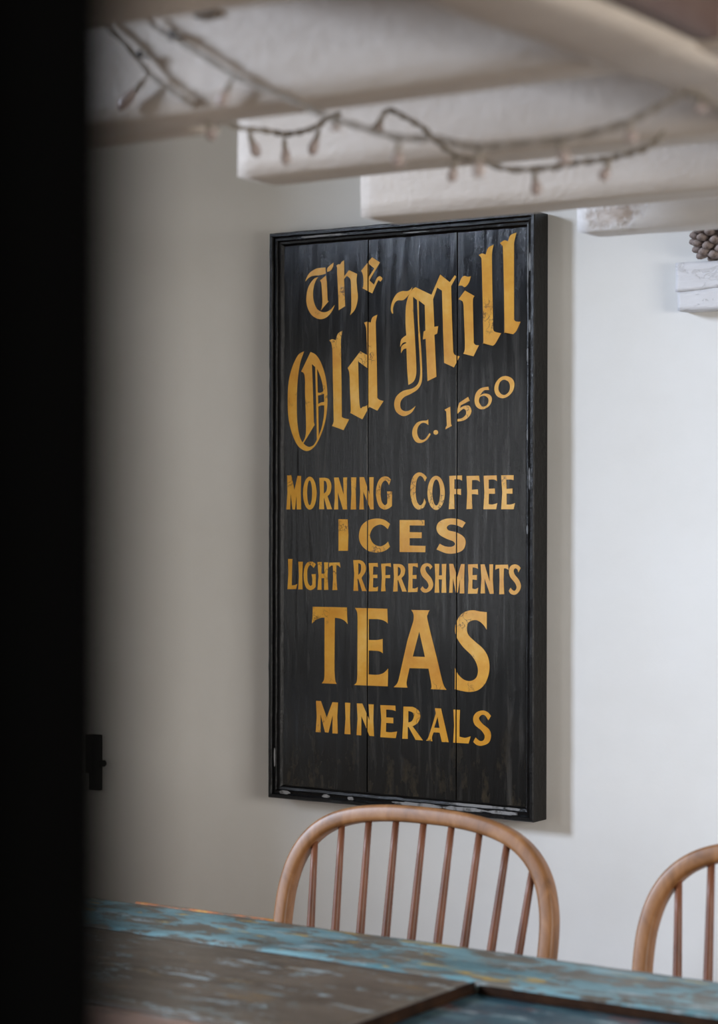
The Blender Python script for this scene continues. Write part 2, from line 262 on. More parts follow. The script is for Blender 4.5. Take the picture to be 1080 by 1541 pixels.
LETTERS = """
T | -191.4,396.1 -189.6,400.8~ -182.9,409.9~ -170.5,416.0~ -160.0,417.2~ -150.3,417.1 -149.7,406.9 -161.7,405.0~ -175.8,404.7~ -184.7,401.7~ | -146.6,409.5 -146.8,415.0~ -142.4,419.1~ -134.0,424.3 -135.0,417.9~ -139.7,411.7~ | -164.8,402.0 -174.0,399.2~ -184.6,387.5~ -189.0,371.7~ -188.1,355.6~ -180.1,340.7~ -168.5,332.9~ -157.1,330.9~ -145.7,334.7~ -136.0,344.3~ -131.4,353.5 -138.7,346.6~ -147.4,342.7~ -155.3,342.4~ -161.5,344.4 -167.7,348.8~ -173.9,360.7~ -175.7,373.9~ -174.0,386.9~ -169.6,396.8~ | -161.7,395.9 -149.4,403.6 -147.6,392.6 -145.7,361.4 -143.6,360.2 -159.9,345.2 -157.6,350.5~ -156.3,361.3~ -157.7,381.6~ -159.0,392.5~
h | -128.4,418.6 -124.6,421.0~ -120.6,420.6 -117.1,424.7~ -112.8,426.9 -112.4,416.5 -112.3,400.0 -102.7,409.9 -86.4,402.8 -86.8,399.9~ -87.6,392.1~ -86.3,377.7~ -84.9,363.3~ -87.5,350.5~ -91.8,342.1~ -100.0,334.9 -98.1,343.9~ -97.8,356.8~ -98.4,378.4~ -99.7,394.2~ -107.1,400.7 -112.7,395.7 -110.3,350.2 -123.3,344.0 -123.9,365.3 -126.6,408.7 -126.6,415.9~
e | -78.5,407.3 -56.8,428.4 -41.2,419.0 -61.9,390.6 -52.8,382.7 -49.9,388.5~ -46.5,394.0~ -41.1,396.3~ -36.3,392.0~ -40.6,387.4~ -44.8,388.9~ -56.2,368.6 -75.5,378.2 -73.8,383.4~ -73.9,395.6~ -75.9,403.6~ | -63.1,418.1 -52.2,409.7 -63.1,396.1
O | -193.9,278.0 -205.8,272.3~ -217.7,253.2~ -225.7,226.8~ -227.3,194.9~ -225.5,164.6~ -217.4,137.8~ -205.4,118.1~ -189.1,109.5~ -175.1,114.1~ -163.3,128.1~ -152.7,150.7~ -147.0,175.2~ -145.8,203.3~ -149.3,231.5~ -158.4,256.4~ -169.1,270.9~ -180.3,276.6 -199.6,244.3 -193.8,240.3~ -191.6,229.3~ -191.5,208.1~ -189.9,172.7~ -189.2,146.1~ -191.3,132.0~ -196.7,123.6 -203.2,135.8~ -207.6,158.9~ -208.8,190.8~ -207.4,226.3~ -202.5,256.2~ | -177.7,256.2 -170.8,250.7 -168.5,189.8 -167.0,128.1 -173.0,119.7~ -181.6,116.3~ -189.1,118.2~ -194.8,122.5 -171.8,153.2 -173.5,158.2 -175.4,207.6 | -166.9,247.9 -160.4,235.4~ -155.7,221.2~ -154.0,209.7 -159.3,207.2~ -165.5,207.4 | -165.1,202.9 -158.2,203.6~ -152.5,205.6 -152.2,191.5 -158.2,190.8~ -164.6,188.3 | -164.2,184.1 -158.2,185.7~ -152.0,185.5 -152.8,168.3~ -157.0,149.1~ -163.4,134.2
l | -142.0,294.5 -136.1,296.1~ -129.1,294.1 -124.5,305.1~ -115.6,309.6 -118.1,298.7~ -118.7,286.5~ -117.3,223.5 -116.5,165.8 -112.4,163.4~ -101.9,161.1 -112.8,143.3 -136.3,150.8 -133.4,156.5~ -133.0,167.9~ -134.9,241.6 -135.8,280.2 -138.0,289.9~
d | -104.9,246.7 -79.8,273.6 -65.9,267.0 -67.2,300.0 -68.3,312.2~ -72.1,321.1 -65.8,322.2~ -59.2,320.5 -55.5,329.0~ -46.2,332.8 -48.6,323.4~ -49.2,313.1~ -47.0,255.9 -45.8,195.4 -41.6,192.2~ -33.4,189.9 -45.7,174.3 -61.7,181.1 -75.3,160.6 -99.8,171.9 -98.4,177.6~ -100.0,209.0~ -101.1,237.0~ | -84.0,257.3 -65.4,245.3 -62.9,186.8 -67.5,182.9~ -73.7,181.7~ -81.0,185.0~
M | 22.1,374.9 18.1,370.9~ 12.1,368.7~ 2.0,369.2~ -9.0,364.7~ -17.1,352.4~ -19.5,340.6~ -17.0,333.3 -15.0,333.6 -15.4,342.1~ -12.0,350.4~ -6.0,354.4~ 4.1,354.3~ 12.1,359.4~ 19.1,367.4~ | 28.5,374.2 58.9,360.2 75.5,392.1 93.6,378.8 102.9,389.3 105.8,386.9 96.1,372.5 97.7,321.4 100.3,266.2 103.3,261.0~ 112.6,258.2 101.8,240.7 82.8,249.2 83.2,252.6~ 81.7,288.7 78.9,365.9 69.7,371.4 61.9,353.0 64.5,307.9 71.8,308.7 69.9,296.7 64.6,294.8 68.7,226.7 51.8,220.0 48.2,289.2 42.8,288.3 44.2,301.2 47.6,302.7 46.1,344.1 34.5,352.4 35.4,315.9 39.3,273.6 41.4,239.8~ 40.5,219.6~ 33.5,207.9~ 20.6,200.7~ 6.6,195.2~ -0.4,186.9~ 0.6,176.6~ 8.6,172.2~ 18.7,173.7~ 29.0,180.2 22.7,171.0~ 12.7,165.3~ 2.6,164.7~ -8.5,171.8~ -12.5,183.8~ -8.5,196.4~ 4.5,205.4~ 22.6,209.1~ 33.5,216.4~ 37.4,229.8~ 37.4,248.3~ 34.3,290.7 31.3,352.9 23.5,359.1 24.2,333.3 27.3,290.9 30.0,248.6~ 29.5,230.0~ 24.5,220.0~ 14.9,214.9 12.5,240.7 11.0,275.0 5.3,273.6~ 0.5,267.5 1.3,277.6~ 6.3,282.0~ 10.3,283.2 10.5,285.2 4.3,284.3~ -1.3,278.1 0.3,288.7~ 5.3,293.6~ 10.7,296.4 9.2,317.1~ 9.8,342.5~ 14.1,359.2~ 22.1,370.7~
i | 122.2,363.7 140.0,353.9 137.1,348.9~ 137.2,331.8 138.8,278.8 142.0,275.5~ 148.3,274.5 138.3,257.3 119.3,262.1 122.0,268.5~ 122.1,285.7~ 119.6,340.4 117.4,346.8~ 110.1,350.3 | 110.0,372.2 114.9,382.9~ 120.3,387.2~ 127.6,385.6~ 133.0,386.0 129.4,375.8~ 122.2,369.2~ 116.8,371.8~
l | 147.7,419.0 153.7,421.3~ 160.5,419.0 165.3,429.6~ 175.1,433.9 172.4,422.9~ 172.0,407.4~ 173.0,360.9 174.6,299.0 177.8,294.9~ 189.2,292.1 178.8,276.3~ 173.8,272.7 155.5,277.8 156.7,282.7~ 155.1,346.4 153.2,405.5~ 151.9,414.9~
l | 187.0,435.8 194.6,439.5~ 201.2,437.5 206.1,446.9~ 216.7,450.3 212.8,435.7~ 212.4,420.3~ 212.7,312.6 216.2,309.7~ 224.5,308.7 217.1,294.8~ 211.0,289.6 194.5,293.4 195.4,298.0~ 194.3,359.8 192.4,424.7~ 190.2,431.8~
c | 53.1,158.0 53.6,148.5 47.6,152.0~ 39.7,151.6~ 33.0,144.1~ 32.6,133.6~ 38.0,125.5~ 47.0,125.8~ 55.9,135.5 58.1,133.6 51.0,124.8~ 39.8,119.8~ 29.7,121.8~ 23.1,131.9~ 24.0,143.3~ 31.2,152.4~ 40.8,155.6~ 50.5,156.2~
. | 72.2,136.4~ 71.6,134.5~ 69.9,133.1~ 67.7,132.7~ 65.5,133.2~ 63.9,134.6~ 63.3,136.5~ 63.8,138.4~ 65.5,139.8~ 67.7,140.2~ 69.9,139.7~ 71.6,138.3~
1 | 84.3,172.9 94.9,177.5 96.5,149.5 98.2,146.5 86.1,141.0 87.0,145.0 88.8,146.9 87.6,169.6
5 | 128.6,192.5 131.5,186.0 115.1,179.3 112.9,174.7 121.7,178.2~ 130.4,178.0~ 134.8,170.4~ 131.5,162.0~ 121.7,155.1~ 109.0,153.1 108.1,157.2 117.3,158.5~ 124.3,164.0~ 124.3,170.6~ 119.0,173.2~ 109.0,165.9 107.2,168.2 111.8,183.2
6 | 166.1,207.8 167.2,202.3 157.5,201.7~ 150.3,193.8 158.6,196.9~ 168.3,194.8~ 172.6,188.2~ 169.4,178.9~ 159.7,172.6~ 150.0,172.5~ 142.4,178.6~ 140.6,188.1~ 143.4,198.3~ 152.0,205.5~ | 160.7,192.8~ 166.1,188.3~ 165.5,180.9~ 159.7,176.3~ 153.2,177.4~ 148.9,184.1~ 149.9,190.6~ 155.3,193.3~
0 | 198.2,223.7~ 208.9,219.7~ 213.6,211.2~ 211.1,200.1~ 202.6,191.6~ 191.9,188.6~ 182.3,192.2~ 177.3,201.1~ 179.0,212.2~ 187.5,221.3~ | 196.1,217.8~ 203.1,214.3~ 205.7,206.8~ 203.6,198.5~ 196.2,193.7~ 188.7,196.1~ 184.4,203.7~ 186.5,212.9~ 190.8,216.9~
M | -228.2,68.5 -219.9,68.9 -212.9,43.4 -206.7,67.5 -199.4,67.4 -200.2,38.7 -199.2,10.6 -208.2,10.6 -208.7,35.4 -211.9,10.6 -216.9,10.5 -220.9,38.8 -222.0,10.5 -229.7,10.5 -227.7,38.8
O | -167.4,38.1~ -169.2,24.2~ -174.2,14.0~ -181.2,10.3~ -188.1,14.0~ -193.3,24.2~ -195.2,38.1~ -193.4,52.1~ -188.3,62.3~ -181.3,66.0~ -174.4,62.2~ -169.3,52.0~ | -176.5,38.7~ -177.1,28.2~ -179.0,20.5~ -181.6,17.7~ -184.3,20.5~ -186.2,28.2~ -187.0,38.7~ -186.3,49.2~ -184.4,56.8~ -181.8,59.6~ -179.1,56.8~ -177.2,49.1~
R | -161.8,63.8 -150.9,64.1 -141.9,61.3~ -137.3,50.7~ -139.6,38.6~ -145.2,33.0 -135.7,11.1 -145.8,11.1 -151.5,29.3 -152.6,29.3 -151.9,11.1 -162.1,11.1 -160.3,38.6 | -152.7,59.1 -148.2,57.6~ -145.9,49.8~ -147.5,41.4~ -152.6,37.1
N | -131.8,64.2 -122.8,64.2 -112.2,34.9 -113.2,64.1 -105.6,64.4 -106.4,38.5 -105.4,10.8 -113.7,10.8 -124.3,40.4 -123.3,10.8 -131.6,10.8 -130.1,29.3 -130.6,51.6
I | -97.6,64.4 -87.2,64.3 -88.2,38.5 -87.4,10.9 -98.1,10.8 -96.6,38.5
N | -80.5,64.6 -71.7,64.6 -60.2,34.8 -61.1,64.5 -52.6,64.5 -53.4,38.5 -52.4,11.0 -58.8,10.9 -73.2,41.2 -72.0,10.9 -80.8,10.9 -79.1,38.5
G | -18.6,59.9 -22.4,51.2 -25.7,56.7~ -31.1,58.5~ -37.0,52.1~ -38.9,38.4~ -36.9,24.7~ -30.6,18.0~ -25.6,21.1 -25.2,29.3 -26.1,40.6 -16.3,40.9 -16.7,16.5 -23.4,12.5~ -32.1,11.0~ -42.4,17.4~ -47.9,36.6~ -44.9,54.0~ -38.8,62.6~ -31.2,65.6~ -23.6,64.3~
C | 50.9,63.1 47.3,56.7 43.0,63.6~ 36.7,65.8~ 31.3,58.2~ 29.3,41.9~ 31.4,25.6~ 37.4,18.0~ 43.2,21.1~ 46.3,29.2 49.1,22.9 45.3,14.8~ 35.7,10.8~ 26.1,16.6~ 20.3,31.1~ 19.6,49.2~ 23.9,63.7~ 31.3,70.5~ 38.8,71.5~ 46.2,68.0~
O | 85.1,38.2~ 83.0,24.4~ 77.0,14.3~ 68.8,10.5~ 60.6,14.2~ 54.5,24.4~ 52.2,38.3~ 54.4,52.1~ 60.4,62.3~ 68.6,65.9~ 76.9,62.2~ 82.9,52.0~ | 76.5,38.8~ 75.5,28.2~ 72.8,20.4~ 69.0,17.6~ 65.2,20.4~ 62.4,28.2~ 61.3,38.8~ 62.3,49.4~ 65.1,57.2~ 68.9,60.0~ 72.7,57.1~ 75.5,49.4~
F | 93.6,65.6 117.6,66.3 117.6,57.8 112.4,59.9~ 103.1,60.0 103.1,44.4 115.6,44.4 115.6,34.6 109.4,36.0~ 102.7,36.0 103.6,12.2 92.7,11.7 94.8,38.2
F | 125.9,65.4 149.0,65.6 150.7,55.8 145.5,58.5~ 136.2,58.6 135.9,43.1 147.2,43.8 147.6,35.1 141.5,36.0~ 135.7,36.0 136.8,12.3 126.0,11.8 127.4,38.1
E | 157.8,65.5 181.7,65.9 182.3,56.6 177.2,59.2~ 167.0,59.3 167.1,44.6 178.3,45.1 178.9,36.6 167.5,36.6 167.1,20.0 174.3,19.5~ 183.0,21.6 181.0,11.9 157.5,11.8 159.3,38.1
E | 190.0,65.9 212.6,66.1 212.6,58.2 207.6,59.1~ 199.1,59.1 200.0,44.2 210.7,45.0 210.7,36.6 200.0,36.9 200.0,19.5 207.7,19.5~ 215.2,21.6 212.8,12.0 190.2,11.9 192.1,38.0
I | -122.6,-5.5 -104.1,-5.8 -102.8,-31.7 -103.5,-58.2 -122.5,-58.4
C | -20.3,-12.8 -24.5,-21.4 -31.7,-16.1~ -40.6,-14.0~ -53.3,-19.4~ -59.7,-32.3~ -53.2,-45.1~ -40.5,-49.9~ -30.3,-47.0~ -24.0,-42.0 -20.2,-50.5 -29.0,-56.6~ -45.5,-60.4~ -64.7,-57.0~ -77.6,-46.5~ -81.5,-32.5~ -76.4,-16.4~ -62.3,-6.7~ -44.4,-4.0~ -30.4,-6.5~
E | -1.4,-6.3 46.6,-6.1 46.6,-15.1 18.0,-14.9 18.0,-25.9 41.2,-26.1 41.2,-35.6 18.0,-35.8 18.1,-47.9 48.7,-48.2 48.2,-58.5 -1.2,-58.7
S | 124.4,-9.8 118.3,-18.2 107.4,-14.1~ 95.3,-13.1~ 89.2,-17.4~ 92.8,-22.6~ 107.5,-25.6~ 120.8,-32.7~ 124.5,-42.1~ 119.7,-53.6~ 105.1,-59.4~ 88.1,-59.6~ 69.7,-53.6 75.8,-44.3 85.6,-48.3~ 97.8,-49.0~ 104.6,-45.4~ 101.4,-40.2~ 88.0,-35.8~ 74.5,-29.0~ 69.6,-19.6~ 73.2,-10.1~ 85.5,-4.2~ 102.5,-3.1~ 115.9,-5.7~
L | -225.9,-73.7 -217.2,-73.5 -218.0,-94.8 -218.4,-118.3 -212.0,-117.8~ -206.9,-115.8 -209.2,-124.3 -227.0,-125.1 -225.2,-98.7
I | -204.5,-78.0 -195.5,-77.9 -196.6,-101.9 -195.9,-124.7 -204.6,-124.9 -203.3,-102.0
G | -168.6,-81.7 -173.1,-88.3 -176.6,-84.7~ -181.1,-83.2~ -185.7,-90.4~ -186.3,-101.7~ -184.9,-112.9~ -179.9,-118.4~ -175.8,-116.4 -175.4,-106.1 -177.2,-98.7 -168.6,-98.2 -169.0,-120.0 -174.2,-123.9~ -181.0,-125.5~ -189.0,-120.5~ -193.2,-107.4~ -192.5,-90.6~ -188.0,-81.1~ -181.1,-77.3~ -174.3,-78.1~
H | -165.2,-77.9 -156.2,-77.8 -157.2,-97.4 -150.9,-97.3 -151.6,-78.1 -143.3,-78.0 -144.8,-100.9 -143.1,-124.1 -151.5,-124.6 -151.3,-104.7 -157.2,-104.8 -156.7,-124.4 -165.1,-124.6 -162.9,-101.2
T | -141.5,-78.5 -120.1,-77.8 -118.6,-86.4 -123.5,-82.8~ -126.8,-82.9 -126.8,-104.2 -124.9,-124.2 -134.6,-124.4 -133.1,-104.3 -133.6,-83.4 -137.0,-83.4~ -141.5,-86.5
R | -92.7,-73.6 -81.2,-73.1 -73.5,-75.5~ -68.0,-82.8~ -68.4,-92.0~ -74.5,-100.4~ -76.3,-103.2 -66.3,-124.5 -74.9,-124.7 -82.2,-105.1 -84.5,-104.3 -82.8,-124.5 -92.2,-124.7 -90.7,-96.1 | -82.8,-78.4 -77.9,-80.2~ -76.8,-86.6~ -78.5,-94.0~ -82.7,-98.2
E | -61.8,-78.1 -44.3,-77.4 -43.8,-84.2 -48.2,-83.4~ -53.0,-83.5 -53.6,-97.2 -44.9,-96.7 -44.9,-102.5 -53.0,-102.3 -53.6,-117.8 -48.1,-118.2~ -43.3,-116.2 -44.1,-124.1 -61.7,-124.9 -60.0,-101.0
F | -37.3,-78.6 -18.8,-77.4 -18.1,-83.8 -24.2,-82.4~ -29.0,-82.7 -29.0,-97.6 -19.8,-96.6 -19.8,-102.0 -28.9,-102.2 -29.6,-113.2 -28.4,-123.8 -37.2,-124.3 -35.7,-100.5
R | -13.4,-78.6 -1.5,-78.4 5.0,-80.6~ 9.5,-86.9~ 7.8,-96.0~ 2.2,-101.6 12.8,-123.5 4.0,-123.7 -3.6,-105.0 -5.1,-105.4 -5.0,-123.6 -13.7,-124.1 -12.0,-100.0 | -4.7,-83.2 -0.4,-84.9~ 1.3,-89.8~ -0.4,-95.8~ -4.7,-99.0
E | 15.4,-77.4 33.6,-76.7 34.1,-83.5 28.1,-81.8~ 24.2,-81.9 23.8,-96.4 31.5,-95.7 31.5,-102.2 23.8,-102.0 23.8,-117.6 28.2,-118.1~ 34.1,-115.7 33.3,-123.5 15.1,-124.3 16.5,-100.6
S | 62.0,-82.1 57.6,-86.5 55.5,-82.2~ 51.1,-81.4~ 48.3,-85.2~ 51.1,-91.6~ 59.9,-100.7~ 63.6,-110.8~ 59.9,-119.2~ 51.2,-124.0~ 43.6,-123.3~ 39.2,-118.7 43.1,-114.0 46.8,-117.6~ 51.2,-118.1~ 54.9,-112.8~ 51.2,-105.5~ 42.4,-97.3~ 39.1,-88.1~ 42.4,-79.7~ 50.0,-76.4~ 57.6,-77.6~
H | 66.3,-77.1 75.0,-76.9 74.4,-95.8 80.4,-95.3 79.9,-77.2 88.3,-76.7 87.5,-99.2 88.5,-123.5 79.4,-123.7 80.4,-102.1 74.0,-102.2 75.1,-123.8 66.4,-124.0 67.7,-99.6
M | 93.9,-76.6 101.2,-76.5 109.0,-97.8 116.2,-76.6 122.8,-76.5 121.8,-100.3 122.3,-123.8 113.8,-124.0 114.4,-100.5 110.1,-122.6 106.3,-122.7 100.9,-98.9 100.3,-123.2 93.9,-123.4 95.3,-99.0
E | 129.0,-76.9 147.0,-76.1 147.7,-83.7 142.4,-82.0~ 137.7,-81.7 137.5,-94.2 145.6,-93.4 145.6,-101.7 137.5,-100.9 137.2,-115.5 142.5,-116.3~ 148.2,-114.0 146.7,-123.5 129.1,-124.0 130.3,-100.2
N | 152.5,-76.5 159.7,-76.2 169.4,-103.9 168.7,-76.1 175.6,-76.0 175.0,-99.2 176.8,-122.8 169.9,-123.3 159.7,-98.6 160.8,-122.8 152.6,-123.0 154.2,-99.7
T | 180.2,-76.8 202.7,-76.1 203.8,-84.2 199.0,-82.1~ 195.4,-82.2 194.9,-100.6 196.0,-123.2 187.0,-123.5 187.6,-100.8 187.1,-82.3 184.0,-82.7~ 179.6,-84.6
S | 225.9,-81.1 221.8,-88.4 219.7,-83.0~ 215.6,-81.8~ 213.1,-85.8~ 215.6,-92.1~ 222.8,-100.0~ 226.4,-109.0~ 223.9,-117.1~ 216.7,-123.3~ 208.4,-122.4~ 204.3,-117.6 207.8,-112.7 211.5,-116.5~ 215.7,-117.0~ 218.7,-111.9~ 215.6,-104.7~ 207.3,-95.9~ 204.6,-86.9~ 207.3,-78.7~ 214.5,-75.5~ 221.7,-77.0~
T | -174.6,-153.4 -105.3,-152.7 -104.9,-166.8 -103.8,-180.5 -109.7,-175.2~ -118.7,-171.7~ -129.6,-170.6 -130.0,-212.4 -130.2,-257.3 -128.7,-275.2~ -125.6,-281.3 -155.9,-281.7 -151.0,-274.7~ -150.2,-258.2 -150.4,-171.2 -158.6,-171.7~ -168.7,-176.0~ -176.3,-181.8 -175.1,-168.9
E | -89.2,-153.0 -25.2,-152.6 -24.6,-164.4 -24.1,-176.9 -29.8,-173.1~ -41.3,-170.5~ -61.6,-170.7 -61.5,-205.4 -44.7,-204.8~ -34.1,-202.7 -34.1,-213.3 -33.7,-226.5 -41.1,-223.1~ -61.4,-222.9 -61.8,-262.4 -44.5,-262.4~ -32.2,-258.8~ -23.1,-251.1 -23.8,-280.5 -90.6,-281.5 -85.3,-276.1~ -83.9,-262.7 -83.8,-173.6 -84.7,-160.3~
A | 21.7,-153.3 56.6,-152.8 53.3,-159.4~ 53.3,-170.2~ 71.3,-231.6 82.3,-269.8~ 89.2,-280.6 59.3,-281.0 60.9,-277.0~ 59.6,-267.8 55.0,-247.8 18.3,-248.6 13.2,-269.9~ 12.9,-275.4~ 14.7,-280.8 -12.2,-281.3 -4.8,-273.9~ -1.1,-262.8 14.5,-202.7 25.8,-171.1 26.4,-163.3~ 25.1,-157.9~ | 37.1,-187.9 48.2,-229.1 24.7,-229.2
S | 164.1,-152.7 164.1,-180.5 157.1,-172.3~ 148.2,-166.9~ 139.3,-166.3~ 129.6,-170.9~ 127.3,-181.7~ 130.5,-190.8~ 141.2,-199.6~ 157.2,-211.2~ 166.0,-223.1~ 169.2,-236.7~ 167.9,-252.0~ 160.9,-267.6~ 148.5,-278.1~ 132.6,-281.9~ 116.5,-280.7~ 104.9,-278.7 105.1,-244.8 111.1,-254.6~ 121.8,-262.5~ 134.3,-264.2~ 144.9,-258.4~ 148.1,-246.8~ 144.9,-234.7~ 136.0,-222.8~ 119.9,-209.6~ 109.1,-196.2~ 105.1,-184.0~ 107.2,-171.6~ 115.3,-159.1~ 126.9,-152.3~ 139.3,-150.4~ 151.7,-151.9~
M | -167.5,-311.8 -157.6,-311.6 -145.5,-339.0 -134.1,-312.3 -122.9,-312.3 -124.2,-336.3 -123.1,-364.5 -133.9,-364.6 -133.6,-334.0 -142.0,-364.0 -149.0,-363.8 -158.2,-333.9 -158.1,-364.4 -168.0,-364.4 -166.0,-338.7
I | -108.6,-311.6 -98.2,-311.9 -98.8,-337.8 -97.4,-364.1 -109.5,-364.3 -107.5,-338.3
N | -84.8,-311.8 -74.1,-311.5 -59.6,-338.4 -61.4,-311.9 -51.5,-311.7 -52.1,-338.0 -50.7,-364.4 -59.6,-364.1 -75.8,-332.2 -76.0,-364.5 -85.3,-364.5 -83.3,-336.9
E | -38.3,-312.1 -8.9,-311.4 -8.2,-320.4 -15.6,-318.9~ -26.7,-318.9 -26.7,-331.7 -12.9,-331.5 -12.8,-340.8 -26.7,-340.8 -27.3,-355.6 -17.2,-355.8~ -5.4,-353.7 -8.0,-364.9 -38.1,-365.1 -36.2,-337.1
R | 6.9,-312.0 24.6,-311.6 35.2,-316.1~ 39.6,-325.7~ 34.6,-337.2~ 24.7,-343.4 44.6,-365.3 30.7,-365.3 17.3,-345.3 15.3,-344.8 15.4,-364.6 4.7,-365.0 6.6,-334.6 | 16.3,-318.8 24.6,-320.9~ 27.0,-327.8~ 23.0,-335.1~ 16.3,-337.7
A | 67.5,-311.5 79.0,-311.4 93.8,-365.3 80.8,-365.5 76.5,-350.7 65.0,-350.8 61.8,-359.4~ 62.8,-365.5 50.6,-365.2 56.2,-357.0~ 69.2,-319.8 | 72.5,-325.2 76.5,-343.2 66.0,-343.2
L | 102.5,-311.8 114.8,-311.7 113.9,-331.2 113.9,-354.8 124.6,-356.1~ 134.9,-353.0 131.0,-364.9 102.3,-365.3 103.8,-337.4
S | 172.4,-318.2 167.7,-325.4 161.3,-318.0~ 154.9,-317.8~ 150.2,-323.6~ 156.6,-331.5~ 169.3,-340.4~ 172.5,-351.2~ 167.8,-361.7~ 155.1,-366.9~ 145.5,-365.9~ 139.7,-361.5 143.9,-354.4 151.9,-359.4~ 158.9,-357.6~ 160.8,-350.6~ 155.0,-342.6~ 142.2,-333.7~ 139.6,-322.8~ 145.3,-314.2~ 156.5,-310.3~ 166.1,-312.5~
"""
STRINGS = [
 ([(0.5737, -1.455, 1.7545), (0.6035, -1.455, 1.7311), (0.6352, -1.455, 1.6975), (0.661, -1.455, 1.6789), (0.677, -1.447, 1.667), (0.6529, -1.385, 1.6656), (0.6214, -1.297, 1.6725), (0.5979, -1.225, 1.6828), (0.6165, -1.215, 1.6792), (0.6404, -1.215, 1.6802), (0.6527, -1.215, 1.6831), (0.6713, -1.215, 1.6913), (0.6826, -1.215, 1.6928)],
  [((0.6597, -1.403, 1.6622), (0.6529, -1.385, 1.6456)), ((0.6153, -1.279, 1.6738), (0.6056, -1.249, 1.6531)), ((0.6132, -1.215, 1.6788), (0.6166, -1.215, 1.6481)), ((0.6584, -1.215, 1.6832), (0.6471, -1.215, 1.6555)), ((0.6352, -1.455, 1.6975), (0.5997, -1.455, 1.6682))]),
 ([(0.6273, -1.457, 1.7505), (0.6469, -1.457, 1.7365), (0.6915, -1.457, 1.7095), (0.738, -1.457, 1.6816), (0.7896, -1.457, 1.6591), (0.8335, -1.457, 1.6378), (0.8674, -1.457, 1.6259), (0.9055, -1.457, 1.6132), (0.9435, -1.457, 1.6085), (0.9655, -1.457, 1.602), (0.9872, -1.457, 1.5978), (1.0205, -1.457, 1.5969), (1.079, -1.457, 1.5979), (1.1215, -1.457, 1.6054), (1.1491, -1.457, 1.6152), (1.1695, -1.457, 1.6229), (1.1813, -1.457, 1.6206), (1.1914, -1.457, 1.6134), (1.2091, -1.457, 1.6009)],
  [((0.7313, -1.457, 1.6835), (0.715, -1.457, 1.6591)), ((0.8432, -1.457, 1.634), (0.8405, -1.457, 1.6251)), ((0.9065, -1.457, 1.6125), (0.9053, -1.457, 1.5879)), ((0.9853, -1.457, 1.598), (0.9848, -1.457, 1.5722)), ((1.0586, -1.457, 1.5972), (1.0671, -1.457, 1.5766)), ((1.1215, -1.457, 1.6054), (1.1256, -1.457, 1.5882)), ((1.1819, -1.457, 1.619), (1.1847, -1.457, 1.6059))]),
 ([(0.724, -1.22, 1.6715), (0.7334, -1.22, 1.6804), (0.7427, -1.22, 1.6899), (0.7613, -1.22, 1.6815), (0.7835, -1.22, 1.6683), (0.8017, -1.22, 1.6512), (0.8234, -1.22, 1.637), (0.8485, -1.22, 1.6304), (0.8798, -1.22, 1.6201), (0.9212, -1.22, 1.6178), (0.9512, -1.22, 1.6201), (0.978, -1.22, 1.6208), (1.0004, -1.22, 1.6231), (1.0238, -1.22, 1.6276), (1.0403, -1.22, 1.6393)],
  [((0.7349, -1.22, 1.6815), (0.7311, -1.22, 1.6708)), ((0.8204, -1.22, 1.638), (0.8153, -1.22, 1.6135)), ((0.9056, -1.22, 1.6185), (0.9092, -1.22, 1.5932)), ((0.9862, -1.22, 1.6213), (0.9774, -1.22, 1.6013))]),
]

# ------------------------------------------------------------------ the room
struct(obj('wall_back', B(-1.6, 3.4, 0, .3, 0, 2.8), PLASTER))
struct(obj('floor', B(-2.2, 3.6, -5.2, .3, -.1, 0), FLOOR))
struct(obj('ceiling', B(-2.2, 3.6, -5.2, .3, 2.8, 2.9), PLASTER))
# thick left wall with a deep window opening, out of the picture: the daylight comes through it
WY0, WY1, WZ0, WZ1 = -3.70, -1.60, .65, 2.72
wl = bmesh.new()
box(wl, -2.05, -1.6, WY1, .3, 0, 2.8); box(wl, -2.05, -1.6, -5.2, WY0, 0, 2.8)
box(wl, -2.05, -1.6, WY0, WY1, 0, WZ0); box(wl, -2.05, -1.6, WY0, WY1, WZ1, 2.8)
struct(obj('wall_left', wl, PLASTER))
wf = bmesh.new()
for a in ((WY0, WY0+.05, WZ0, WZ1), (WY1-.05, WY1, WZ0, WZ1), (WY0, WY1, WZ0, WZ0+.05), (WY0, WY1, WZ1-.05, WZ1)):
    box(wf, -2.0, -1.95, a[0], a[1], a[2], a[3], .004)
struct(obj('window_1', wf, FRAME))
wr = bmesh.new()
box(wr, 3.4, 3.6, -1.25, .3, 0, 2.8); box(wr, 3.4, 3.6, -5.2, -3.0, 0, 2.8); box(wr, 3.4, 3.6, -3.0, -1.25, 0, .85); box(wr, 3.4, 3.6, -3.0, -1.25, 2.05, 2.8)
struct(obj('wall_right', wr, PLASTER))
wf = bmesh.new()  # unseen right window, put in for the fill lamp
for a in ((-3.0, -2.95, .85, 2.05), (-1.3, -1.25, .85, 2.05), (-3.0, -1.25, .85, .9), (-3.0, -1.25, 2.0, 2.05)):
    box(wf, 3.5, 3.54, a[0], a[1], a[2], a[3], .004)
struct(obj('window_2', wf, FRAME))

